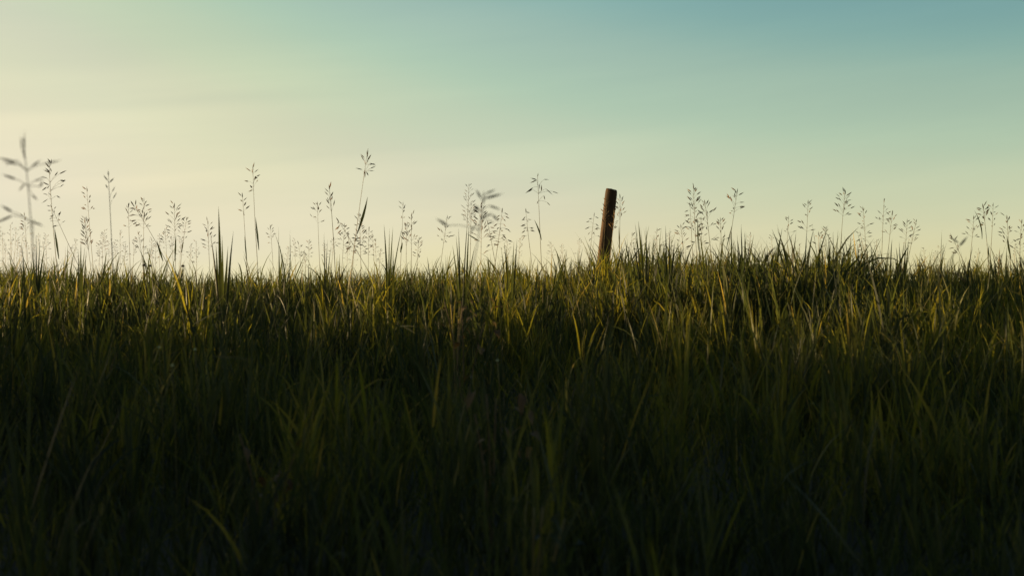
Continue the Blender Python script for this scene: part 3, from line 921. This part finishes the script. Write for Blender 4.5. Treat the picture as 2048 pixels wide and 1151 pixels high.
# ------------------------------------------------------------------ weeds, straw and flowers in the sward
def leafy_weed(foot, d, label, n, r, mat, tone, height, cat='weed', curl=0.5):
    Fp = pt(*foot, d)
    gz = float(hgt(Fp.x, d))
    base = Vector((Fp.x, d, gz - 0.01))
    root = thing('broadleaf_weed', label, cat, base)
    top = Vector((0.01, -0.02, height))
    st = MB()
    for i in range(3):
        e = top + Vector((random.uniform(-r, r), random.uniform(-r, r) * 0.5, random.uniform(-0.05, 0.02)))
        st.tube(bez(Vector((0, 0, 0)), Vector((e.x * 0.2, e.y * 0.2, e.z * 0.6)), e, 8), [0.0022 - 0.0001 * q for q in range(8)], tone, 5)
    st.build('stem', M_STEM if mat is not M_RUST else M_RUST, root)
    for i in range(n):
        c = top + Vector((random.uniform(-r, r), random.uniform(-r, r) * 0.6, random.uniform(-0.13, 0.03)))
        L = random.uniform(0.016, 0.032)
        az, el = random.uniform(0, 6.28), random.uniform(-0.7, 0.6)
        dv = Vector((math.cos(az) * math.cos(el), math.sin(az) * math.cos(el), math.sin(el)))
        sv = dv.cross(Vector((0, 0, 1))).normalized()
        up = sv.cross(dv)
        lb = MB()
        vs, fs = [], []
        for q in range(8):
            t = q / 7
            w = L * 0.28 * math.sin(math.pi * min(1, t * 0.92 + 0.06)) ** 0.8
            dip = -curl * L * t * t
            wav = 0.12 * L * math.sin(5 * t + i)
            for s in (-1, -0.5, 0, 0.5, 1):
                vs.append(c + dv * (t * L) + sv * (w * s) + up * (dip + abs(s) * w * 0.35 + wav * s))
        for q in range(7):
            for s in range(4):
                k = q * 5 + s
                fs.append((k, k + 1, k + 6, k + 5))
        lb.add(vs, fs, min(1, max(0, random.gauss(tone, 0.15))))
        lb.build('leaf', mat, root)
    return root


leafy_weed((930, 655), 4.3, 'tangle of curled brown and yellow leaves in the grass below the big blurred panicle', 18, 0.085, M_RUST, 0.7, 0.42)
leafy_weed((912, 625), 4.6, 'small yellow-green broadleaf weed beside the tangle of brown leaves', 8, 0.05, M_LEAF, 0.7, 0.38)
leafy_weed((1065, 850), 2.1, 'shaded broadleaf weed in the dark foreground below the post', 9, 0.06, M_LEAF, 0.25, 0.30)
leafy_weed((540, 790), 2.6, 'reddish dead weed in the shaded grass at the lower left', 9, 0.06, M_RUST, 0.6, 0.30, curl=0.9)
leafy_weed((985, 770), 2.7, 'pinkish brown withered weed in the shaded grass near the middle', 12, 0.07, M_RUST, 0.75, 0.35, curl=0.9)


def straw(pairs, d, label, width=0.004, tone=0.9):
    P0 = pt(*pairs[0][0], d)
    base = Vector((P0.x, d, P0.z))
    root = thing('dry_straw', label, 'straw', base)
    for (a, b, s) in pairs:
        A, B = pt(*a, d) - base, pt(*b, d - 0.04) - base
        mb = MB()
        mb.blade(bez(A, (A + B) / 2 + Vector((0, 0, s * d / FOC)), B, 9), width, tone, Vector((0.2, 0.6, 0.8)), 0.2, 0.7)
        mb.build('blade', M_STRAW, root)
    return root


straw([((800, 652), (834, 653), 2), ((806, 652), (832, 667), 1)], 3.9, 'two crossed bits of pale straw caught in the grass left of the brown leaf tangle')
straw([((388, 648), (450, 622), 8)], 4.0, 'single bleached bent straw lying across the grass in the left half', 0.005)
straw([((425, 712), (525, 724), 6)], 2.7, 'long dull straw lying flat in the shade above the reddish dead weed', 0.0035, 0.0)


def flower(px, py, d, label):
    P = pt(px, py, d)
    gz = float(hgt(P.x, d))
    base = Vector((P.x + 0.01, d + 0.02, gz))
    root = thing('white_flower', label, 'flower', base, 'small white flowers in the shade')
    h = P - base
    st = MB()
    st.tube(bez(Vector((0, 0, 0)), Vector((0, 0, h.z * 0.6)), h, 8), [0.0009] * 8, 0.2, 5)
    st.build('stem', M_STEM, root)
    pb = MB()
    for i in range(5):
        a = 6.28 * i / 5 + 0.3
        dv = Vector((math.cos(a), math.sin(a) * 0.6 - 0.3, 0.45)).normalized()
        pb.blade([h + dv * (0.0062 * q / 4) for q in range(5)], 0.0042, 0.5, Vector((-math.sin(a), math.cos(a), 0.1)), 0.2, 0.4)
    pb.build('petals', M_PETAL, root)


flower(390, 700, 2.9, 'largest of the small pale flowers in the shaded grass at the left')
flower(318, 696, 3.0, 'tiny pale flower left of the largest pale one in the shaded grass')
flower(344, 732, 2.7, 'tiny pale flower below and left of the largest pale one')
flower(995, 722, 2.9, 'pale flower on the pinkish withered weed near the middle')


def bud(px, py, d, label):
    P = pt(px, py, d)
    gz = float(hgt(P.x, d))
    base = Vector((P.x, d, gz))
    root = thing('dried_flower', label, 'dried flower', base, 'dark dried flower heads on the crest')
    h = P - base
    st = MB()
    st.tube(bez(Vector((0.01, 0, 0)), Vector((0, 0, h.z * 0.6)), h, 8), [0.0013] * 8, 0.2, 5)
    st.build('stem', M_STEM, root)
    hb = MB()
    for i in range(26):
        a, e = random.uniform(0, 6.28), random.uniform(-0.3, 1.4)
        dv = Vector((math.cos(a) * math.cos(e), math.sin(a) * math.cos(e), math.sin(e)))
        hb.spindle(h - dv * 0.001, dv, 0.011, 0.0045, random.uniform(0.0, 0.5))
    hb.build('flower_head', M_RUST, root)


bud(288, 531, 6.6, 'left one of two dark dried flower heads under the heavy bowed stalk')
bud(300, 532, 6.7, 'right one of two dark dried flower heads under the heavy bowed stalk')
bud(366, 533, 6.8, 'single dark dried flower head under the light feathery stalk')
